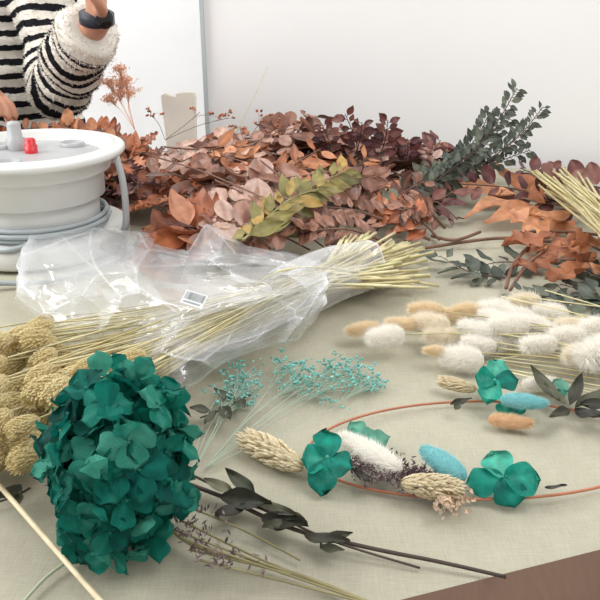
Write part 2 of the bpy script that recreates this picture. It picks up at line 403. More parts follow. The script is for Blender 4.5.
kinds={'rust':(m_rust,'branch of rust-brown leaves lying in the dried heap','round'),
 'copper':(m_copper,'dark copper eucalyptus branch lying in the dried heap','round'),
 'rose':(m_rose,'dusty rose eucalyptus branch with broad round leaves','round'),
 'oak':(m_rust,'rust oak branch with lobed leaves in the heap','oak'),
 'orange':(m_orange,'faded orange leafed branch lying in the heap','lance'),
 'burg':(m_burg,'burgundy leafed branch lying in the dried heap','lance')}
for i in range(62):
    Y=1.30+.44*((i*0.618)%1); X=rn.uniform(-.88,.27)
    if X<-.22: Y=max(Y,1.46)
    if X>.1: Y=max(Y,1.36)
    if i%5==0: Y=1.66
    fr=rn.uniform(.25,1.1); z=T+hh(X,Y)*fr+.006
    a=rn.choice([0.25,-.35,.6,3.3,2.9,.1,-.15,3.6])+rn.uniform(-.5,.5)
    ln=rn.uniform(.14,.27); d=Vector((math.cos(a),math.sin(a)*.8,0))
    c=Vector((X,Y,z)); side=Vector((-d.y,d.x,0))*rn.uniform(-.05,.05)
    ct=[]
    for f in (-1,-.3,.4,1):
        q=c+d*ln*f*.62+side*(1-f*f)
        q.y=min(q.y,1.79); q.z=T+hh(q.x,q.y)*fr+.008+rn.uniform(-.008,.014)+(.014 if f==1 else 0)
        if (q-rc).xy.length<.2: q.y=max(q.y,rc.y+.2)
        ct.append(q)
    k=rn.choice(['rust','copper','rust','copper','burg','rose','rose','oak','orange'] if X<0 else ['rust','copper','burg','copper','rose','burg','orange'])
    if X<-.25 and k=='rose': k='oak'
    lm,lab,shp=kinds[k]
    L=rn.uniform(.038,.084)
    branch('autumn_branch',ct,lm,m_brownstem,n=rn.randint(13,19),L=L,W=L*(.74 if shp=='round' else .42 if shp=='lance' else .6),shape=shp,seed=100+i,label=lab,group=G,up=(0,-.3,1),upj=.8,twigs=2,ymax=1.86,bend=.25)
for i,(a,b,h0,h1) in enumerate([((120,150),(20,140),.10,.12),((60,150),(-30,142),.10,.11),((130,146),(60,136),.10,.13),((30,155),(-60,150),.10,.10),((100,150),(50,160),.11,.12),((140,150),(95,134),.09,.12)]):
    p0=P(a[0],a[1]+18,h0*.5); p0.z=T+h0*.75; p1=p0+Vector(((b[0]-a[0])/480,.05,.03)); p1.z=T+h1
    p0.y=p1.y=1.66; p0.y=1.6
    branch('autumn_branch',[p0,p0.lerp(p1,.5)+Vector((0,0,.018)),p1+Vector((0,0,.008))],m_rust if i%2 else m_orange,m_brownstem,n=16,L=.055,W=.03,shape='lance' if i%2 else 'round',seed=520+i,label='rust leaf branch piled behind the cable reel',group=G,up=(0,-.7,.8),upj=.6,start=.05)
for i,(a,b,L) in enumerate([((300,170),(205,160),.055),((310,195),(200,178),.066),((290,215),(205,205),.06),((330,222),(245,232),.05),((320,165),(240,140),.05),((270,235),(200,226),.06),((380,185),(300,200),.045),((240,160),(165,150),.052)]):
    p0=P(a[0],a[1]+14,.03); p1=P(b[0],b[1]+8,.055)
    branch('eucalyptus_branch',[p0,p0.lerp(p1,.5)+Vector((0,0,.03)),p1],m_rose if i%3 else m_copper,m_brownstem,n=15,L=L,W=L*.85,seed=300+i,label='dusty rose eucalyptus branch with broad round leaves',cat='eucalyptus branch',group=G,up=(0,-.4,1),upj=.7,start=.2,bend=.15)
for i,(a,b) in enumerate([((240,205),(135,195)),((225,235),(150,232)),((210,190),(128,170)),((250,240),(160,215)),((220,170),(130,150))]):
    p0=P(a[0],a[1]+15,.025); p1=P(b[0],b[1]+8,.035)
    branch('autumn_branch',[p0,p0.lerp(p1,.5)+Vector((0,0,.03)),p1],m_rust,m_brownstem,n=17,L=.076,W=.046,shape='lance' if i%2 else 'oak',seed=340+i,label='rust orange leaf branch drooping off the heap front',group=G,up=(0,-.4,1),upj=.6,start=.2,bend=.25)
# long bare twigs in the heap
for i,(a,b,h0,h1) in enumerate([((330,252),(215,180),.004,.13),((350,250),(260,160),.004,.135),((310,250),(180,200),.004,.12),((300,215),(130,150),.08,.13),((400,215),(280,150),.03,.135)]):
    mb=MB(); p0=P(*a,h0);p1=P(*b,h1*.8); mb.tube(curve([p0,p0.lerp(p1,.5)+Vector((0,0,.012)),p1],14),.0018,6); mb.obj('twig',[m_brownstem],label='bare brown twig poking through the leaf heap',cat='twig',group='heap twigs')
p0=P(243,238,.05); p1=P(348,170,.10)
for i,(q0,q1,n_) in enumerate([((243,240),(348,170),26),((252,232),(322,188),16)]):
    p0=P(*q0,.065); p1=P(*q1,.105)
    branch('ruscus_branch',[p0,p0.lerp(p1,.5)+Vector((0,0,.015)),p1],m_must,m_greenstem,n=n_,L=.056,W=.025,shape='lance',seed=360+i,label='long olive and mustard leafed sprig on the heap',cat='leaf sprig',up=(0,-.9,.7),upj=.25,start=.0,side=.5)
for i,(a,b,m,lab,L) in enumerate([((430,240),(290,205),m_copper,'dark copper',.045),((395,232),(440,158),m_greygreen,'grey green',.05),((370,240),(430,175),m_greygreen,'grey green',.046),((440,215),(350,150),m_burg,'burgundy',.045),((445,205),(330,150),m_greygreen,'grey green',.04),((400,250),(300,232),m_copper,'dark copper',.045),((440,240),(380,205),m_rust,'rust',.05),((430,200),(385,160),m_burg,'burgundy',.045),((350,245),(300,225),m_copper,'dark copper',.045),((445,228),(400,210),m_copper,'copper',.045)]):
    p0=P(a[0],a[1],.01); p1=P(b[0],b[1],.06)
    branch('autumn_branch',[p0,p0.lerp(p1,.5)+Vector((0,0,.02)),p1],m,m_brownstem,n=22,L=L,W=L*.48,shape='lance',seed=380+i,label=lab+' leaf branch with bare stem end on the table',group=G,up=(0,-.5,.9),upj=.5,start=.22,r=.0028)
for i,(a,b) in enumerate([((360,165),(345,114)),((375,165),(388,120)),((330,160),(322,124)),((400,170),(408,142)),((350,165),(362,122))]):
    branch('burgundy_sprig',[Q(a[0],a[1],1.6),Q((a[0]+b[0])/2+3,(a[1]+b[1])/2,1.6),Q(b[0],b[1],1.57)],m_burg,m_darkstem,n=13,L=.034,W=.022,shape='lance',seed=400+i,label='upright burgundy sprig rising from the heap',cat='leaf sprig',group='burgundy sprigs',up=(0,-1,.3),r=.0015,start=.2)
for i,c in enumerate([[(405,215),(455,172),(495,125),(517,88)],[(415,205),(470,172),(515,140),(543,107)],[(420,190),(450,165),(475,140),(490,112)],[(400,212),(450,182),(490,165),(530,150)],[(410,210),(440,180),(480,150),(510,118)],[(390,220),(420,195),(450,175),(470,150)],[(405,200),(450,170),(500,150),(525,128)],[(365,232),(400,205),(440,178),(475,150)],[(345,242),(385,212),(420,188),(455,165)]]):
    Y0=1.48 if c[0][0]>380 else 1.36
    branch('parvifolia_branch',[Q(c[0][0],c[0][1],Y0),Q(c[1][0],c[1][1],Y0+.06),Q(c[2][0],c[2][1],Y0+.12),Q(c[3][0],c[3][1],Y0+.18)],m_dkgreen,m_darkstem,n=54,L=.030,W=.016,shape='lance',seed=420+i,label='dark green small leafed eucalyptus branch leaning upward',cat='eucalyptus branch',group='dark green eucalyptus',up=(0,-1,.3),r=.0018,start=.1,side=.7)
for i,c in enumerate([[(600,205),(560,185),(520,168)],[(610,190),(570,180),(545,164)],[(590,215),(520,190),(460,184)]]):
    branch('burgundy_branch',[P(c[0][0],c[0][1],.02),P(c[1][0],c[1][1],.04),P(c[2][0],c[2][1],.05)],m_burg,m_darkstem,n=14,L=.05,W=.034,shape='round',seed=440+i,label='burgundy leafed branch behind the orange oak leaves',cat='dried branch',group='burgundy branches',up=(0,-.8,.6))
def broad(path,lv,h,seed,shape):
    rn=random.Random(seed); pts=curve([P(x,y,hh_) for x,y,hh_ in path],20); e_=empty('oak_branch',pts[0],label='orange preserved oak branch with large flat leaves',cat='oak branch',group='orange oak branches')
    m2=MB(); m2.tube(pts,.0026,7); lb=MB()
    for (x0,y0,x1,y1,w) in lv:
        A_=P(x0,y0,h+rn.uniform(0,.014));B_=P(x1,y1,h+rn.uniform(-.01,.022)); d=B_-A_
        near=min(pts,key=lambda q:(q-A_).length); m2.tube([near,A_+d*.04],.0012,5)
        lb.leaf(A_,d,(rn.uniform(-.6,.6),-.35+rn.uniform(-.4,.3),1),d.length*1.02,w,shape,bend=rn.uniform(-.2,.2),fold=rn.uniform(-.05,.2),ruf=.05,var=rn.random(),rnd=rn,rows=10)
    lb.v=[(x,y,max(z,T+.003)) for x,y,z in lb.v]
    m2.obj('stem',[m_brownstem],e_); lb.obj('leaves',[m_orange],e_)
broad([(640,215,.02),(560,205,.03),(480,190,.02)],[(515,196,455,180,.05),(512,200,468,204,.04),(545,198,500,176,.045),(538,206,488,216,.046),(575,203,535,188,.045),(570,210,528,222,.045),(600,210,565,197,.045)],.03,1,'lance')
broad([(640,240,.02),(570,232,.03),(520,232,.02)],[(548,232,508,214,.05),(550,236,502,244,.05),(578,234,540,216,.05),(578,238,536,252,.05),(610,240,566,254,.05),(625,240,590,222,.05)],.025,2,'oak')
broad([(640,262,.01),(580,260,.02),(530,258,.01)],[(556,258,512,268,.045),(588,262,545,280,.05),(595,258,560,246,.045),(618,266,584,278,.045)],.014,3,'oak')
broad([(510,290,.01),(530,262,.02),(560,240,.02)],[(545,250,520,246,.04),(552,246,585,256,.045)],.02,4,'oak')
for i,c in enumerate([[(560,243),(500,238),(425,248)],[(506,288),(515,262),(540,235)],[(600,250),(560,225),(520,200)],[(480,232),(455,240),(432,236)]]):
    mb=MB(); mb.tube(curve([P(*c[0],.012),P(*c[1],.02),P(*c[2],.004)],14),.003,7)
    mb.obj('twig',[m_brownstem],label='bare brown twig lying on the cloth',cat='twig',group='bare twigs')
for i,c in enumerate([[(505,278),(470,272),(440,256)],[(620,300),(590,292),(560,284)],[(620,305),(560,298),(515,292)],[(620,285),(590,272),(575,262)],[(540,265),(500,262),(470,270)],[(640,310),(600,306),(550,302)]]):
    branch('ruscus_sprig',[P(*c[0],.006),P(*c[1],.012),P(*c[2],.014)],m_dkgreen,m_darkstem,n=11,L=.042,W=.022,shape='lance',seed=480+i,label='dark green leaf sprig lying on the cloth',cat='leaf sprig',group='dark green sprigs',r=.0013)
# ---------------------------------------------------------------- shared small meshes (unit length along +X)
def seed_mesh(name,mat,seed,wid=.26,n=230,pl=.15):
    rn=random.Random(seed); mb=MB()
    mb.ball((.5,0,0),(.47,wid*.80,wid*.80),nu=12,nv=9,var=.1)
    for i in range(n):
        f=(i+.5)/n; x=.03+.89*f; rr=wid*max(math.sin(math.pi*min(1,(x*.96+.02)))**.6,.05); q=i*2.39996+rn.uniform(-.2,.2)
        o=Vector((0,math.cos(q),math.sin(q))); b=Vector((x,0,0))+o*rr*.78
        d=Vector((1,0,0))*.95+o*rn.uniform(.3,.55)
        s=Vector((1,0,0)).cross(o)*.034; L=pl*rn.uniform(.8,1.15)
        v=[b-d*.02,b+d*L*.45+s+o*.008,b+d*L*.45-s+o*.008,b+d*L,b+d*L*.45+o*.035]
        mb.add(v,[(0,1,4),(0,4,2),(1,3,4),(4,3,2)],[rn.random()*.5,rn.random(),rn.random(),1,rn.random()])
    return mb.mesh(name,[mat],smooth=False)
def tail_mesh(name,mat,seed,wid=.3,n=4200,hl=.22,wd=.0038,core=.64):
    rn=random.Random(seed); mb=MB()
    def rad(x): return wid*.78*max(math.sin(math.pi*min(max(x,0),1)**.85),0.0)**.5
    mb.tube([(.04+.88*i/14,0,0) for i in range(15)],[max(rad(i/14)*core,.01) for i in range(15)],16,.6)
    for i in range(n):
        f=rn.random()**1.05; x=.04+.88*f; rr=rad(f); q=rn.random()*6.283
        o=Vector((0,math.cos(q),math.sin(q))); b=Vector((x,0,0))+o*rr*core*.95
        lump=1+.4*noise.noise(Vector((x*5+seed*3,math.cos(q)*1.5,math.sin(q)*1.5)))
        d=Vector((1,0,0))*rn.uniform(.2,1.2)+o*rn.uniform(.45,1.2)+Vector((rn.uniform(-.3,.3),rn.uniform(-.45,.45),rn.uniform(-.45,.45)))
        d.normalize(); L=hl*rn.uniform(.35,1.15)*lump; s=d.cross(Vector((rn.random()-.5,rn.random()-.5,rn.random()-.5))).normalized()*wd
        mb.add([b+s,b-s,b+d*L],[(0,1,2)],[.6,.6,1.0])
    return mb.mesh(name,[mat])
seedm=[seed_mesh('seed_head',m_seed,i,.32) for i in range(3)]
seedp=[seed_mesh('seed_head',m_seedpale,i+5,.20) for i in range(2)]
tw=[tail_mesh('bunny_tail',m_white,1,.33),tail_mesh('bunny_tail',m_white,2,.38),tail_mesh('bunny_tail',m_white,12,.29)]
tcm=[tail_mesh('bunny_tail',m_cream,3,.32),tail_mesh('bunny_tail',m_white,4,.2,hl=.10,core=.78)]
tt=[tail_mesh('bunny_tail',m_tan,5,.26,hl=.17),tail_mesh('bunny_tail',m_tan,15,.3,hl=.18)]
tpc=[tail_mesh('bunny_tail',m_peach,6,.25,hl=.12,core=.75)]
taq=[tail_mesh('bunny_tail',m_aquaf,7,.26,hl=.08,core=.82)]
def head(me,name,parent,a,b,w=1.0,**k):
    d=b-a; return tag(inst(me,name,parent,M4(a,frame(d),(d.length,d.length*w,d.length*w))),**k)
# ---------------------------------------------------------------- canary grass bunch
rn=random.Random(5)
bunch=empty('canary_grass_bunch',P(60,400),label='dried canary grass bunch with straw stems in clear sleeve',cat='dried grass bunch')
W0=P(305,285,.035)
hd=[]
for i in range(99):
    x=rn.uniform(-35,50) if i%5<3 else rn.uniform(40,136)
    if x<45: y=rn.uniform(320,466 if x<40 else 400)
    else: y=rn.uniform(350+(x-45)*.10,394)
    hd.append((x,y))
mbS=MB()
for i,(x,y) in enumerate(hd):
    h=rn.uniform(.02,.085) 
    if y>430: h=rn.uniform(.02,.055)
    c=P(x,y,h); tgt=W0+Vector((rn.gauss(0,.014),rn.gauss(0,.014),rn.gauss(0,.009)))
    d=(c-tgt); d.z*=.3; d.normalize(); d=(d+Vector((rn.uniform(-.4,.4),rn.uniform(-.7,.2),rn.uniform(-.35,.3)))).normalized()
    L=rn.uniform(.032,.043)
    head(rn.choice(seedm),'seed_head',bunch,c-d*L/2,c+d*L/2,rn.uniform(.85,1.1))
    st=c-d*L/2
    mid=st.lerp(tgt,.5)+Vector((0,0,-.004+rn.uniform(-.01,.01)))
    mid.z=max(mid.z,T+.008)
    mbS.tube(curve([st,mid,tgt],10),.0011,5,rn.random())
for i in range(100):
    s0=P(85+rn.uniform(-8,60),345+rn.uniform(-10,38),rn.uniform(.006,.04))
    tgt=W0+Vector((rn.gauss(0,.014),rn.gauss(0,.016),rn.gauss(0,.009)))
    f=rn.random()
    ex=P(370+60*f+rn.uniform(-12,10), 288-rn.random()*48, rn.uniform(.006,.06)); 
    if i%4==0: ex=P(rn.uniform(345,395),rn.uniform(230,250),.05)
    mbS.tube(curve([s0,s0.lerp(tgt,.55)+Vector((0,0,rn.uniform(-.006,.006))),tgt,ex],16),[.0012]*9+[.0015+.0009*k/6 for k in range(7)],5,rn.random())
mbS.obj('stems',[m_straw],bunch,kind='stuff',label='long straw-coloured cut stems')
# ---------------------------------------------------------------- plastic sleeve
sleeve=empty('plastic_sleeve',P(200,320),label='crumpled clear plastic flower sleeve with barcode sticker',cat='plastic sleeve')
topE=[(26,222),(60,222),(105,227),(150,232),(188,250),(206,222),(222,222),(244,242),(285,248),(330,264)]
botE=[(14,300),(45,318),(80,338),(115,346),(150,370),(180,394),(225,366),(268,348),(300,338),(322,308)]
def evalE(E,t):
    t*=len(E)-1; k=min(int(t),len(E)-2); f=t-k; return E[k][0]*(1-f)+E[k+1][0]*f,E[k][1]*(1-f)+E[k+1][1]*f
def vor(x,y,s):
    dd,pp=noise.voronoi(Vector((x,y,s))); return dd[0],dd[1]-dd[0]
def crumple(x,y,s):
    w=noise.noise(Vector((x*.7,y*.7,s+5)))*.5
    a,ga=vor(x+w,y-w,s); b,gb=vor(x*2.1+3,y*2.1-w,s+3)
    h=a*.78+b*.20
    cr=max(0,1-ga/.045)**2*.95+max(0,1-gb/.045)**2*.35
    return h,min(cr,1)
def sheet(seed,amp,base,shrink,jit,hp):
    mb=MB(); NU,NV=240,160; vs=[];fs=[];va=[]
    for j in range(NV+1):
        for i in range(NU+1):
            s=i/NU;t=j/NV
            tt_=.5+(t-.5)*shrink
            x0,y0=evalE(topE,s);x1,y1=evalE(botE,s)
            x=x0+(x1-x0)*tt_; y=y0+(y1-y0)*tt_
            edge=1-min(1,min(t,1-t)*14,min(s,1-s)*20)
            w1=noise.noise(Vector((s*5,t*3,seed)));w2=noise.noise(Vector((s*5,t*3,seed+9)))
            x+=jit*w1; y+=jit*w2
            rx=(x-335)/100; ry=(y-275)/70; rr=math.hypot(rx,ry); an=math.atan2(ry,-rx)
            h=base*math.sin(math.pi*t)**.6+.006
            h+=hp*max(0,1-math.hypot((x-210)/34,(y-240)/40))+hp*.5*max(0,1-math.hypot((x-120)/40,(y-262)/30))
            c_,cr=crumple(an*2.6,rr*1.15,seed)
            g=min(1,rr/.8)
            h+=amp*(c_-.3)*2*g
            vs.append(P(x,y,max(h,.004))); va.append(min(1,cr*.6+edge**2*.9))
    for j in range(NV):
        for i in range(NU):
            a=j*(NU+1)+i; fs.append((a,a+1,a+NU+2,a+NU+1))
    mb.add(vs,fs,va); return mb
sheet(3,.042,.064,1.0,10,.05).obj('film',[m_film],sleeve)
sheet(13,.030,.04,.82,14,.03).obj('inner_film',[m_film],sleeve)
mb=MB(); c0=P(285,300,.03); c1=P(370,266,.035); pp=curve([c0,c0.lerp(c1,.5)+Vector((0,0,.006)),c1],60)
NS=80; ax=(c1-c0).normalized(); sd=ax.cross(Vector((0,0,1))).normalized(); vs=[];fs=[];va=[]
for i,pnt in enumerate(pp):
    t=i/59
    for j in range(NS):
        q=2*math.pi*j/NS; c_,cr=crumple(t*1.2,q*.8 if q<math.pi else (2*math.pi-q)*.8,4); rr=.034-.005*t+.022*(c_-.3)+.004*math.sin(q*3+t*4)
        v=pnt+sd*math.cos(q)*rr*1.2+Vector((0,0,math.sin(q)*rr)); v.z=max(v.z,T+.002); vs.append(v); va.append(min(1,.22+cr*.6+(1 if i>57 else 0)))
for i in range(59):
    for j in range(NS): fs.append((i*NS+j,i*NS+(j+1)%NS,(i+1)*NS+(j+1)%NS,(i+1)*NS+j))
mb.add(vs,fs,va); mb.obj('narrow_film',[m_film],sleeve)
c=P(194,299,.118); ux=Vector((.90,-.42,-.10)).normalized(); uy=Vector((.3,.7,.6)); uy=(uy-ux*uy.dot(ux)).normalized(); uz=ux.cross(uy)
mb=MB()
def rect(mb,x0,x1,y0,y1,z,mat):
    mb.add([c+ux*a+uy*b+uz*z for a,b in ((x0,y0),(x1,y0),(x1,y1),(x0,y1))],[(0,1,2,3)],.5,mat)
rect(mb,-.014,.014,-.0085,.0085,0,0)
x=-.012; rn2=random.Random(2)
while x<.012:
    w=rn2.choice([.0004,.0006,.0009]); rect(mb,x,x+w,-.0025,.007,.0003,1); x+=w+rn2.choice([.0007,.0011])
for k in range(10): rect(mb,-.011+k*.0022,-.0098+k*.0022,-.0066,-.0044,.0003,1)
mb.obj('barcode_sticker',[m_lab,m_ink],sleeve,smooth=False,label='small white sticker printed with a grey barcode')
# ---------------------------------------------------------------- straw bundle on the right
rn=random.Random(9)
sb=empty('straw_stem_bundle',P(660,250),label='bundle of pale straw stems lying over the oak leaves',cat='dried stem bundle')
mb=MB()
for i in range(36):
    f=rn.random()
    a=Q(rn.uniform(526,575)+20*f,164+rn.uniform(0,40)*f+rn.uniform(0,12),1.5-.1*f+rn.uniform(-.03,.03))
    w=P(640+rn.uniform(-14,14),250+rn.uniform(-12,14),.07+rn.uniform(-.012,.012)); b=P(760+rn.uniform(-20,20),300+rn.uniform(-20,30),.02)
    mb.tube(curve([a,a.lerp(w,.5)+Vector((0,0,rn.uniform(-.006,.006))),w,b],12),.0024,5,rn.random())
mb.obj('stems',[m_straw],sb,kind='stuff')
# ---------------------------------------------------------------- bunny tail bunch
bt=empty('bunny_tail_bunch',P(610,350),label='bunch of cream and white bunny tail grass',cat='dried grass bunch')
hl=[((382,326),(346,333),0),((406,334),(366,338),1),((422,325),(382,319),0),((446,312),(408,307),0),((452,326),(410,320),2),((447,351),(422,349),0),((468,320),(428,313),0),((462,336),(424,334),2),
((495,334),(458,330),1),((482,311),(450,317),0),((516,312),(476,303),1),((536,318),(496,312),1),((524,336),(486,341),1),((486,362),(440,360),1),((498,348),(458,345),1),((552,326),(510,328),1),((571,316),(532,312),1),((558,344),(520,339),1),((588,338),(550,340),1),((608,326),(578,324),1),((618,345),(582,352),1),((616,362),(577,362),1),((543,301),(508,298),2),((598,352),(562,352),2),((512,324),(477,320),1),((538,330),(502,322),1),((588,325),(554,322),2),((568,332),(532,326),1),((530,326),(488,328),1)]
stm=MB(); rn=random.Random(4)
for i,(a,b,k) in enumerate(hl):
    h=.014+.018*rn.random(); A_=P(a[0],a[1],h);B_=P(b[0]+rn.uniform(-2,2),b[1]+rn.uniform(-6,6),h+.010*rn.random())
    me=[tt[i%2],tw[i%3],tcm[0]][k]
    head(me,'bunny_tail',bt,A_,B_,rn.uniform(.9,1.1))
    e_=P(720+rn.uniform(-20,20),352+rn.uniform(-25,35),.02); stm.tube(curve([A_,A_.lerp(e_,.4)+Vector((0,0,.004)),e_],10),.0009,5,rn.random())
for i in range(10):
    a=P(490+rn.uniform(-10,20),343+i*3.2,.008); e_=P(720,345+i*9,.012); stm.tube([a,e_],.0009,5,rn.random())
for (a,b) in [((640,328),(500,296)),((640,318),(545,290)),((520,296),(640,312))]: stm.tube([P(*a,.03),P(*b,.035)],.0009,5,.8)
stm.obj('stems',[m_straw],bt,kind='stuff')
# ---------------------------------------------------------------- hydrangea
def floret_mesh(name,mat,seed,np=4,sz=.5):
    rn=random.Random(seed); mb=MB(); off=rn.random(); bv=rn.uniform(.05,.75)
    for k in range(np):
        q=2*math.pi*k/np+rn.uniform(-.2,.2)+off; d=Vector((math.cos(q),math.sin(q),.12+rn.uniform(-.3,.35)))
        mb.leaf(Vector((0,0,.02*(k%2))),d,(0,0,1),sz*rn.uniform(.9,1.2),sz*rn.uniform(1.05,1.4),'petal',bend=rn.uniform(-.4,.3),fold=rn.uniform(-.12,.15),ruf=rn.uniform(.05,.11),var=min(1,max(0,bv+rn.uniform(-.2,.3))),rnd=rn,rows=8)
    mb.ball((0,0,.03),.03,nu=6,nv=4,var=.9)
    mb.tube([(0,0,0),(.02,0,-.4)],.02,5,.3)
    return mb.mesh(name,[mat])
fl=[floret_mesh('floret',m_teal,i) for i in range(12)]
hc=P(121,461,.082)
hy=empty('hydrangea',(hc.x,hc.y,T),label='teal dyed hydrangea bloom with dense mophead',cat='hydrangea')
rad=Vector((.056,.068,.076)); rn=random.Random(3)
def florets(n,k,jit,s0,s1,asm=None):
    for i in range(n):
        z=1-2*(i+.5)/n; q=i*2.39996; r=math.sqrt(1-z*z); o=Vector((r*math.cos(q),r*math.sin(q),z))
        o=(o+Vector((rn.gauss(0,.10),rn.gauss(0,.10),rn.gauss(0,.10)))).normalized()
        kk=k*rn.uniform(.82,1.12)*(1+.12*noise.noise(o*2.2)); pos=hc+Vector((o.x*rad.x*kk,o.y*rad.y*kk,o.z*rad.z*kk))
        pos.z=max(pos.z,T+.006)
        nn=Vector((o.x/rad.x,o.y/rad.y,o.z/rad.z)).normalized()+Vector((rn.gauss(0,jit),rn.gauss(0,jit),rn.gauss(0,jit)))
        x=nn.orthogonal(); x.rotate(Matrix.Rotation(rn.random()*6.28,3,nn.normalized()))
        rot=frame(x,nn); s=rn.uniform(s0,s1)
        if asm is None: inst(rn.choice(fl),'floret',hy,M4(pos,rot,s))
        else:
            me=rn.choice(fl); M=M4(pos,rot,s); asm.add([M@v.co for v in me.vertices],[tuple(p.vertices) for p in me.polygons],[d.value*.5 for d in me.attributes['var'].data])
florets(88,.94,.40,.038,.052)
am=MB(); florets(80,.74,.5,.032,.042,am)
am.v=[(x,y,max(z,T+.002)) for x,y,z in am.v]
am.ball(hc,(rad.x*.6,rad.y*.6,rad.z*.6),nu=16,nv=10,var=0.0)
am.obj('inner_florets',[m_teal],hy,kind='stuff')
mb=MB(); mb.tube(curve([hc,hc+Vector((.03,.0,-.06)),P(200,548,.012),P(290,572,.006),P(372,604,.004)],24),.0018,8); mb.obj('stem',[m_greenstem],hy)
# ---------------------------------------------------------------- stems near the front
mb=MB(); mb.tube(curve([P(-30,452,.03),P(110,612,.012)],20),[.0024]*20,8); mb.obj('thick_stem',[m_palestem],label='thick pale straw stem lying on the cloth',cat='dried stem')
mb=MB(); mb.tube(curve([P(15,612,.004),P(50,574,.006),P(95,545,.006)],12),.0015,7); mb.obj('thin_stem',[m_palegreen],label='thin pale green stem lying beneath the hydrangea',cat='dried stem')
for i,(a,b) in enumerate([((180,520),(345,592)),((190,550),(330,585)),((185,505),(300,560)),((200,560),(400,612)),((175,530),(365,600)),((185,540),(420,620))]):
    e_=empty('heather_sprig',P(*a,.006),label='thin dried heather sprig on the cloth',cat='dried sprig',group='thin heather sprigs')
    m2=MB(); c_=curve([P(*a,.01+.004*i),P((a[0]+b[0])/2,(a[1]+b[1])/2+rn.uniform(-4,4),.008),P(*b,.003)],16); m2.tube(c_,.0010,5,rn.random()); m2.obj('stem',[m_greenstem],e_)
    m3=MB()
    for k in range(26):
        f=rn.random()**1.6*.36; q=c_[0].lerp(c_[-1],f)+Vector((rn.gauss(0,.003),rn.gauss(0,.003),abs(rn.gauss(0,.003)))); m3.leaf(q,(rn.uniform(-1,1),rn.uniform(-1,1),rn.uniform(-.2,1)),(0,0,1),.006,.0025,'lance',var=rn.random(),rows=2)
    m3.obj('florets',[m_statice],e_,kind='stuff')
def sprig(name,path,leaves,lm,sm,r,h=.008,**k):
    pts=curve([P(*p,h if i<len(path)-1 else .003) for i,p in enumerate(path)],24); e_=empty(name,pts[0],**k)
    m2=MB(); m2.tube(pts,[r*(1-.3*i/24) for i in range(24)],7); lb=MB()
    for (a,b,w) in leaves:
        A_=P(*a,h+.002);B_=P(*b,h+.006); d=B_-A_; near=min(pts,key=lambda q:(q-A_).length); m2.tube([near,A_+d*.05],r*.5,5)
        lb.leaf(A_,d,(R.uniform(-.3,.3),-.3,1),d.length*1.05,w,'lance',bend=.12,fold=.25,ruf=.04,var=R.random())
    m2.obj('stem',[sm],e_); lb.obj('leaves',[lm],e_); return e_
sprig('ruscus_sprig',[(185,483),(225,498),(290,528),(370,548),(440,562),(506,577)],[((220,498),(272,508),.020),((245,508),(215,520),.016),((262,520),(308,530),.020),((305,537),(350,546),.013),((250,503),(296,522),.015),((318,542),(352,536),.010),((290,525),(262,530),.013),((320,548),(345,552),.008)],m_darkleaf,m_darkstem,.0022,label='dark sprig with olive black leaves on the cloth',cat='leaf sprig')
sprig('eucalyptus_sprig',[(182,470),(215,486),(262,508),(330,540),(420,568)],[((255,494),(228,474),.014),((232,492),(205,482),.012),((280,514),(306,522),.01)],m_greygreen,m_darkstem,.0014,h=.012,label='thin sprig with grey green leaves near hydrangea',cat='leaf sprig')
sprig('olive_sprig',[(250,395),(225,408),(200,418)],[((235,402),(215,392),.012),((222,408),(232,424),.014),((210,412),(190,410),.012),((215,412),(205,428),.011),((240,398),(245,412),.010)],m_greygreen,m_darkstem,.0012,h=.01,label='small grey green leaf sprig beside the sleeve',cat='leaf sprig')
sprig('olive_leaf_sprig',[(30,488),(15,496),(-20,508)],[((22,490),(-8,504),.018),((18,496),(20,512),.012)],m_greygreen,m_darkstem,.0012,h=.008,label='olive leaf tucked under the grass heads',cat='leaf sprig')
# ---------------------------------------------------------------- gypsophila
def spray(name,base,targets,mat,smat,rad_,nb,br,seed,sr=.0006,**k):
    rn=random.Random(seed); e_=empty(name,base,**k); m2=MB(); m3=MB()
    for t in targets:
        mid=base.lerp(t,.5)+Vector((rn.uniform(-.01,.01),rn.uniform(-.01,.01),.006)); c_=curve([base,mid,t],12); m2.tube(c_,sr,4)
        for j in range(nb):
            f=rn.uniform(.7,1); s=c_[int(f*11)]; q=t+Vector((rn.gauss(0,rad_),rn.gauss(0,rad_),rn.gauss(0,rad_*.5))); q.z=max(q.z,T+.004)
            m2.tube([s,s.lerp(q,.5)+Vector((0,0,.003)),q],.0003,3)
            for l in range(3):
                w=q+Vector((rn.gauss(0,.003),rn.gauss(0,.003),abs(rn.gauss(0,.002)))); m3.ball(w,br*rn.uniform(.7,1.2),nu=6,nv=4,var=rn.random())
    m2.obj('stems',[smat],e_,kind='stuff'); m3.obj('blossoms',[mat],e_,kind='stuff'); return e_
m_aquastem=plain('pale_aqua_stem',(176,196,178),.6)
spray('gypsophila_spray',P(190,478,.004),[P(232,380,.01),P(225,394,.01),P(245,370,.014),P(240,400,.008),P(248,386,.01)],m_aqua,m_aquastem,.011,20,.0015,1,.0004,label='aqua dyed baby breath spray by the plastic sleeve',cat='baby breath')
spray('gypsophila_spray',P(205,468,.004),[P(285,368,.01),P(305,376,.01),P(330,368,.01),P(350,376,.01),P(372,384,.008),P(325,390,.008),P(300,384,.008),P(355,368,.01)],m_aqua,m_aquastem,.012,22,.0016,2,.0004,label='aqua dyed baby breath spray lying on the cloth',cat='baby breath')
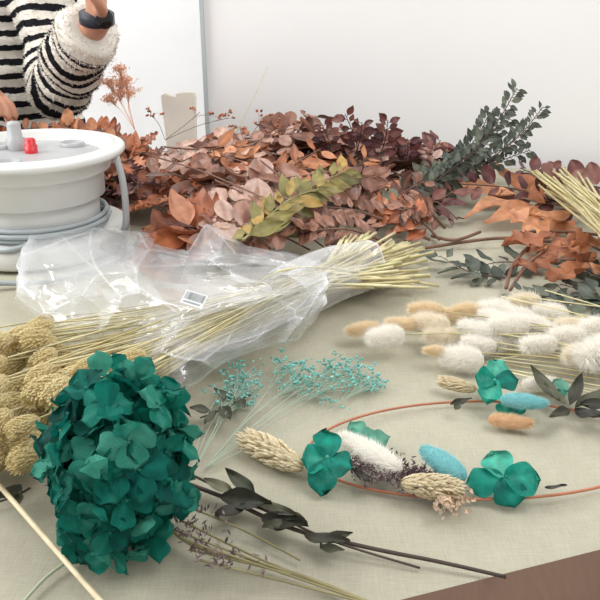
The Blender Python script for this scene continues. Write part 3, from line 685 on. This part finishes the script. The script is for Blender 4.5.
spray('dried_amaranth',Q(135,130,1.72),[Q(118,94,1.75),Q(108,82,1.75),Q(126,80,1.75),Q(119,68,1.75),Q(110,100,1.75),Q(130,92,1.75),Q(120,84,1.75)],m_orangef,m_orangef,.010,60,.0013,3,label='fluffy orange dried sprig standing behind the heap',cat='dried sprig')
spray('berry_sprig',Q(250,150,1.6),[Q(240,126,1.6),Q(262,122,1.6),Q(285,130,1.6),Q(300,126,1.6),Q(275,140,1.6)],m_rust,m_brownstem,.02,5,.0028,4,label='fine twigs with tiny red berries above heap',cat='dried sprig')
spray('berry_sprig',Q(165,140,1.7),[Q(150,114,1.7),Q(200,112,1.7),Q(228,118,1.7)],m_rust,m_brownstem,.018,5,.0028,5,label='fine twigs with tiny red berries above heap',cat='dried sprig')
mb=MB(); mb.tube(curve([Q(235,135,1.65),Q(255,95,1.65),Q(268,66,1.66)],10),.0008,5); mb.obj('twig',[m_straw],label='single thin dry twig rising from the heap',cat='twig')
# ---------------------------------------------------------------- flower crown
ring=[]
for i in range(73):
    q=2*math.pi*i/72; rr=1+.015*math.sin(3*q); ring.append(P(480+172*rr*math.cos(q),451+49*rr*math.sin(q),.005+.002*math.sin(2*q)))
cr=empty('flower_crown',P(480,451),label='oval copper wire flower crown with teal and cream blooms',cat='flower crown')
mb=MB(); mb.tube(ring,.0014,8); mb.obj('wire_hoop',[m_wire],cr)
h=.014
head(seedp[0],'seed_head',cr,P(306,469,h),P(243,437,h),.78)
head(seedp[1],'seed_head',cr,P(399,483,.022),P(462,489,.018),.95)
head(seedp[1],'seed_head',cr,P(478,390,.014),P(438,380,.014),.8)
head(tcm[1],'bunny_tail',cr,P(404,472,.024),P(336,434,.026),.9)
head(taq[0],'bunny_tail',cr,P(468,480,.020),P(418,446,.026),.95)
head(taq[0],'bunny_tail',cr,P(498,399,.026),P(552,404,.022),.8)
head(tpc[0],'bunny_tail',cr,P(486,419,.010),P(536,424,.010),.85)
head(tw[0],'bunny_tail',cr,P(520,385,.01),P(556,382,.012),.75)
def petals(parent,c,lst,name='hydrangea_floret',mat=m_teal,toward=Vector((0,-.5,.87))):
    mb=MB()
    for n_,(tx,ty,w) in enumerate(lst):
        b=P(c[0],c[1],c[2]+.0012*n_)
        d=Vector(((tx-c[0])/1000.0,((c[1]-ty)/1000.0)*.87,((c[1]-ty)/1000.0)*.5))
        mb.leaf(b,d,toward+Vector((R.uniform(-.3,.3),R.uniform(-.25,.25),0)),d.length*1.07,w*1.1,'petal',bend=R.uniform(-.22,.16),fold=R.uniform(-.08,.14),ruf=.08,var=R.uniform(.25,.9),rows=12)
    mb.ball(P(*c)+toward*.004,.0022,nu=8,nv=5,var=1)
    mb.v=[(x,y,max(z,T+.003)) for x,y,z in mb.v]
    mb.obj(name,[mat],parent)
petals(cr,(327,459,.024),[(327,428,.034),(303,460,.036),(319,493,.034),(350,467,.036)])
petals(cr,(504,478,.020),[(497,450,.036),(470,482,.034),(510,504,.036),(538,479,.040)])
petals(cr,(494,382,.028),[(508,351,.032),(473,376,.032),(482,409,.032),(521,379,.032)])
petals(cr,(508,404,.012),[(538,400,.024),(525,414,.024),(500,416,.024)])
petals(cr,(365,440,.012),[(352,418,.026),(378,430,.024),(345,434,.022),(390,436,.022)],mat=m_tealpale)
petals(cr,(566,392,.012),[(556,375,.022),(552,396,.02)],mat=m_tealpale)
mb=MB(); rn=random.Random(12)
for i in range(800):
    x=rn.uniform(350,434); y=472+ (x-390)*.25+rn.gauss(0,8); c_=P(x,y,.005+.018*rn.random())
    mb.leaf(c_,(rn.uniform(-1,1),rn.uniform(-1,1),rn.uniform(0,1)),(rn.uniform(-1,1),rn.uniform(-1,1),1),.0055,.003,'petal',var=rn.random(),rows=2)
for i in range(30):
    x=rn.uniform(356,425); y=470+(x-390)*.25; a=P(x,y,.01); mb.tube([a,a+Vector((rn.uniform(-.02,.02),rn.uniform(-.014,.014),rn.uniform(0,.012)))],.0006,4,.1)
mb.obj('statice',[m_statice],cr,label='mauve brown statice florets',kind='stuff')
mb=MB()
for i in range(160):
    x=rn.gauss(449,9); y=rn.gauss(500,7); c_=P(x,y,.005+.014*rn.random()); mb.leaf(c_,(rn.uniform(-1,1),rn.uniform(-1,1),rn.uniform(.1,1)),(0,-.5,1),.007,.0045,'petal',var=rn.random(),rows=3)
mb.obj('pink_buds',[m_pinkb],cr,kind='stuff')
for (a,b,w) in [((560,402),(534,374),.016),((565,405),(545,388),.013),((570,405),(580,380),.014),((575,408),(605,392),.014),((570,410),(548,419),.012),((575,412),(600,419),.014),((580,405),(614,406),.014),((372,482),(352,472),.010),((590,410),(620,425),.014),((450,405),(470,400),.008),((545,488),(566,487),.005),((455,410),(460,402),.008)]:
    mb=MB(); A_=P(*a,.014);B_=P(*b,.020); d=B_-A_; mb.leaf(A_,d,(R.uniform(-.3,.3),-.4,1),d.length*1.1,w,'lance',bend=.1,fold=.2,var=R.random())
    mb.obj('dark_leaf',[m_darkleaf],cr,label='blackish green ruscus leaf')
# ---------------------------------------------------------------- paper bag behind
for (xa,ww,ty) in [(172,.018,97),(187,.020,92)]:
    c0=Q(xa,112,1.80); top=Q(xa,ty,1.80).z; zb=T
    bag=MB(); w=ww
    ringb=[(-w,-.012),(w,-.012),(w*1.0,.0),(w,.014),(-w,.014),(-w*.9,.0)]
    vs=[];fs=[]
    for k,(z,s) in enumerate([(zb+.001,.9),(zb+.06,1.0),(top-.01,1.02),(top,1.05),(top-.002,.98),(zb+.06,.95)]):
        for (x,y) in ringb: vs.append((c0.x+x*s+.003*math.sin(k*3+x*50),c0.y+y*s,z+(.008*math.sin(x*70+xa) if k>1 else 0)))
    for k in range(5):
        for j in range(6): fs.append((k*6+j,k*6+(j+1)%6,(k+1)*6+(j+1)%6,(k+1)*6+j))
    bag.add(vs,fs); bag.obj('paper_bag',[m_kraft],smooth=False,label='small pale open paper bag behind the heap',cat='paper bag',group='paper bags')
# ---------------------------------------------------------------- person
px0=Q(-8,60,2.06).x; PY=2.08
per=empty('person',(px0,PY,0),label='person in black and white striped fleece working at the table',cat='person')
c=Vector((px0,PY,0))
def V(x,y,z): return c+Vector((x,y,z))
shR=V(.17,-.02,1.37); shL=V(-.17,-.02,1.37)
elR=Q(58,82,1.86); wrR=Q(97,20,1.62); haR=Q(94,-22,1.60)
elL=V(-.25,-.16,1.08); wrL=Q(-36,82,1.66); haL=Q(-4,98,1.60)
mb=MB()
mb.tube(curve([V(0,0,.86),V(0,0,.98),V(0,-.005,1.12),V(0,0,1.28),V(0,.005,1.40)],14),[.155,.15,.145,.138,.13,.128,.13,.135,.142,.145,.145,.135,.11,.07],20,flat=.7,up=(0,1,0))
mb.tube([V(0,0,1.36),V(0,-.01,1.44),V(0,-.02,1.5)],.052,14)
for s in (-1,1):
    mb.tube(curve([V(s*.085,0,.88),V(s*.09,-.01,.48),V(s*.09,.0,.07)],12),[.09,.088,.082,.075,.066,.058,.056,.056,.05,.042,.038,.038],14)
    mb.tube([V(s*.09,.03,.05),V(s*.09,-.06,.04),V(s*.095,-.15,.03)],[.036,.036,.028],12)
    mb.ball(V(s*.16,0,1.36),.058)
    mb.ball(V(s*.082,-.025,1.60),(.012,.02,.032))
mb.ball(V(0,-.03,1.605),(.078,.095,.115),nu=24,nv=16)
mb.ball(V(0,-.06,1.545),(.05,.055,.045),nu=16,nv=10)
mb.tube([V(0,-.115,1.625),V(0,-.138,1.592),V(0,-.118,1.585)],[.009,.014,.012],10)
mb.ball(V(0,-.113,1.552),(.024,.01,.008))
def arm(sh,el,wr):
    mb.tube(curve([sh,sh.lerp(el,.5),el],8),[.05,.048,.046,.044,.042,.04,.038,.038],14)
    mb.ball(el,.04)
    mb.tube(curve([el,el.lerp(wr,.5),wr],8),[.038,.042,.041,.038,.035,.032,.030,.029],14)
arm(shR,elR,wrR); arm(shL,elL,wrL)
def hand(wr,dirv,palmn,thumbs,curl):
    d=dirv.normalized(); n=(palmn-d*palmn.dot(d)).normalized(); s=d.cross(n)*thumbs
    mb.tube([wr-d*.01,wr+d*.02,wr+d*.055,wr+d*.09],[.030,.035,.042,.038],14,flat=.5,up=tuple(n))
    for k,(off,L) in enumerate([(.032,.074),(.0105,.082),(-.0115,.076),(-.032,.06)]):
        b=wr+d*.082+s*off; q=[b]; a=0.15
        for j,f in enumerate((.45,.32,.23)):
            q.append(q[-1]+(d*math.cos(a)+n*math.sin(a))*L*f); a+=curl
        mb.tube(curve(q,8),[.0105,.010,.0098,.0095,.009,.0088,.008,.006],8)
    b=wr+d*.025+s*.028
    mb.tube(curve([b,b+(d*.6+s*.75+n*.25)*.035,b+(d*.85+s*.55+n*.5)*.062,b+(d*1.0+s*.3+n*.6)*.085],8),[.015,.014,.0125,.012,.0115,.011,.010,.008],8)
hand(wrR,haR-wrR,Vector((-.8,-.5,0)),1,.55)
hand(wrL,haL-wrL,Vector((0,-.4,-1)),1,.4)
body=mb.obj('body',[m_skin],per)
rm=body.modifiers.new('r','REMESH'); rm.mode='VOXEL'; rm.voxel_size=.0055; rm.use_smooth_shade=True
sm_=body.modifiers.new('s','SMOOTH'); sm_.iterations=3
mb=MB()
N=60; zs=[.80+.62*i/(N-1) for i in range(N)]
path=[V(0,0,z) for z in zs]
rr=[.215-.02*math.sin(min(1,i/45)*math.pi)+.006*math.sin(i*.9) for i in range(N)]
for i in range(N-11,N): rr[i]=.20-(i-(N-12))**1.25*.0072
mb.tube(path,rr,40,var=[z-.8+.003 for z in zs],flat=.7,up=(0,1,0))
def sleeve_(sh,el,wr,r0,seed):
    NN=70; cuff=wr+(el-wr).normalized()*.035
    pts=curve([sh,sh.lerp(el,.5),el+(el-(sh+cuff)/2).normalized()*.012,el.lerp(wr,.5),cuff],NN)
    l=0;va=[]; 
    for i in range(NN):
        if i: l+=(pts[i]-pts[i-1]).length
        va.append(l)
    off=va[-1]%.034; va=[v-off+.034*3+.002 for v in va]
    va=[va[i] if i<NN-6 else .034*40+.004 for i in range(NN)]
    rad=[r0*(1.25-.25*i/NN)*(1+.06*math.sin(i*.42+seed)+.035*math.sin(i*1.1)) for i in range(NN)]
    for k in range(5): rad[NN-5+k]=r0*(1.0,1.02,1.0,.92,.62)[k]
    s0=len(mb.v)
    mb.tube(pts,rad,28,var=va,caps=True)
    for i in range(s0,len(mb.v)):
        v=Vector(mb.v[i]); v+=Vector((noise.noise(v*14),noise.noise(v*14+Vector((5,5,5))),noise.noise(v*14+Vector((9,1,4)))))*.014; mb.v[i]=tuple(v)
sleeve_(shR+Vector((-.03,0,-.01)),elR,wrR,.060,0); sleeve_(shL+Vector((.03,0,-.01)),elL,wrL,.055,2)
mb.fuzz(60000,.007,.0011,3,test=lambda p:p.z>.84)
mb.obj('sweater',[m_str],per,label='black and white striped fleece pullover')
mb=MB()
for s in (-1,1): mb.tube(curve([V(s*.075,0,.95),V(s*.09,-.01,.5),V(s*.09,0,.1)],12),[.12,.115,.11,.1,.09,.085,.08,.08,.078,.075,.072,.07],18)
mb.tube([V(0,0,.84),V(0,0,.93),V(0,0,1.0)],[.17,.185,.17],24,flat=.7,up=(0,1,0))
mb.obj('trousers',[m_jean],per)
for s in (-1,1):
    mb=MB(); mb.tube(curve([V(s*.09,.06,.045),V(s*.09,-.02,.05),V(s*.095,-.12,.04),V(s*.097,-.19,.032)],8),[.03,.046,.046,.044,.043,.042,.038,.024],14); mb.v=[(x,y,max(z,.0)) for x,y,z in mb.v]; mb.obj('shoe',[m_dark],per)
mb=MB(); mb.ball(V(0,.0,1.645),(.092,.1,.1),nu=22,nv=14); mb.tube(curve([V(0,.05,1.66),V(0,.1,1.55),V(0,.1,1.42)],10),[.08,.085,.085,.08,.075,.07,.06,.05,.04,.02],14,flat=.6); mb.obj('hair',[m_hair],per)
for s in (-1,1):
    mb=MB(); mb.ball(V(s*.03,-.112,1.612),(.011,.008,.008)); mb.obj('eye',[m_black],per)
d=(haR-wrR).normalized()
mb=MB(); cc=wrR+d*.004; mb.tube([cc-d*.012,cc-d*.01,cc+d*.01,cc+d*.012],[.031,.035,.035,.031],24); 
wt=empty('watch',cc,label='dark wristwatch with navy band on raised wrist',cat='wristwatch'); mb.obj('watch_band',[m_band],wt)
mb=MB(); o=Vector((.6,-.8,0)).normalized(); q=cc+o*.033; mb.tube([q,q+o*.005,q+o*.0085],[.019,.02,.017],24); mb.obj('watch_face',[m_glass],wt)
# ---------------------------------------------------------------- light
w=bpy.data.worlds.new('world'); sc.world=w; w.use_nodes=True; nt=w.node_tree; bg=nt.nodes['Background']
tc=nt.nodes.new('ShaderNodeTexCoord'); sx=nt.nodes.new('ShaderNodeSeparateXYZ'); nt.links.new(tc.outputs['Generated'],sx.inputs[0])
rp=nt.nodes.new('ShaderNodeValToRGB'); rp.color_ramp.elements[0].color=(.75,.74,.72,1); rp.color_ramp.elements[1].color=(1,.992,.982,1); rp.color_ramp.elements[0].position=.0; rp.color_ramp.elements[1].position=.7
nt.links.new(sx.outputs['Z'],rp.inputs['Fac']); nt.links.new(rp.outputs['Color'],bg.inputs['Color']); bg.inputs['Strength'].default_value=.86
def area(name,loc,tgt,size,en,col=(1,1,1)):
    l=bpy.data.lights.new(name,'AREA'); l.energy=en; l.size=size; l.color=col; o=bpy.data.objects.new(name,l); COL.objects.link(o); o.location=loc
    o.rotation_euler=(Vector(tgt)-Vector(loc)).to_track_quat('-Z','Y').to_euler()
area('window_light',(-2.0,.9,2.2),(0,1.2,.75),1.4,50,(1,.995,.985))
area('overhead_area',(.9,.6,2.6),(.1,1.6,1.0),1.2,22,(1,.99,.97))  # broad area light from above right, aimed towards the heap
area('far_wall_fill',(-1.4,2.7,2.6),(-.8,3.3,1.0),.8,22)  # added fill light that brightens the far wall, stands for no fixture
# ---------------------------------------------------------------- camera
cd=bpy.data.cameras.new('camera'); co=bpy.data.objects.new('camera',cd); COL.objects.link(co)
co.location=(0,0,CH); co.rotation_euler=(math.radians(90-23.75),0,0); cd.sensor_width=36; cd.lens=F/600*36; cd.clip_start=.01
sc.camera=co
sc.view_settings.view_transform='Standard'
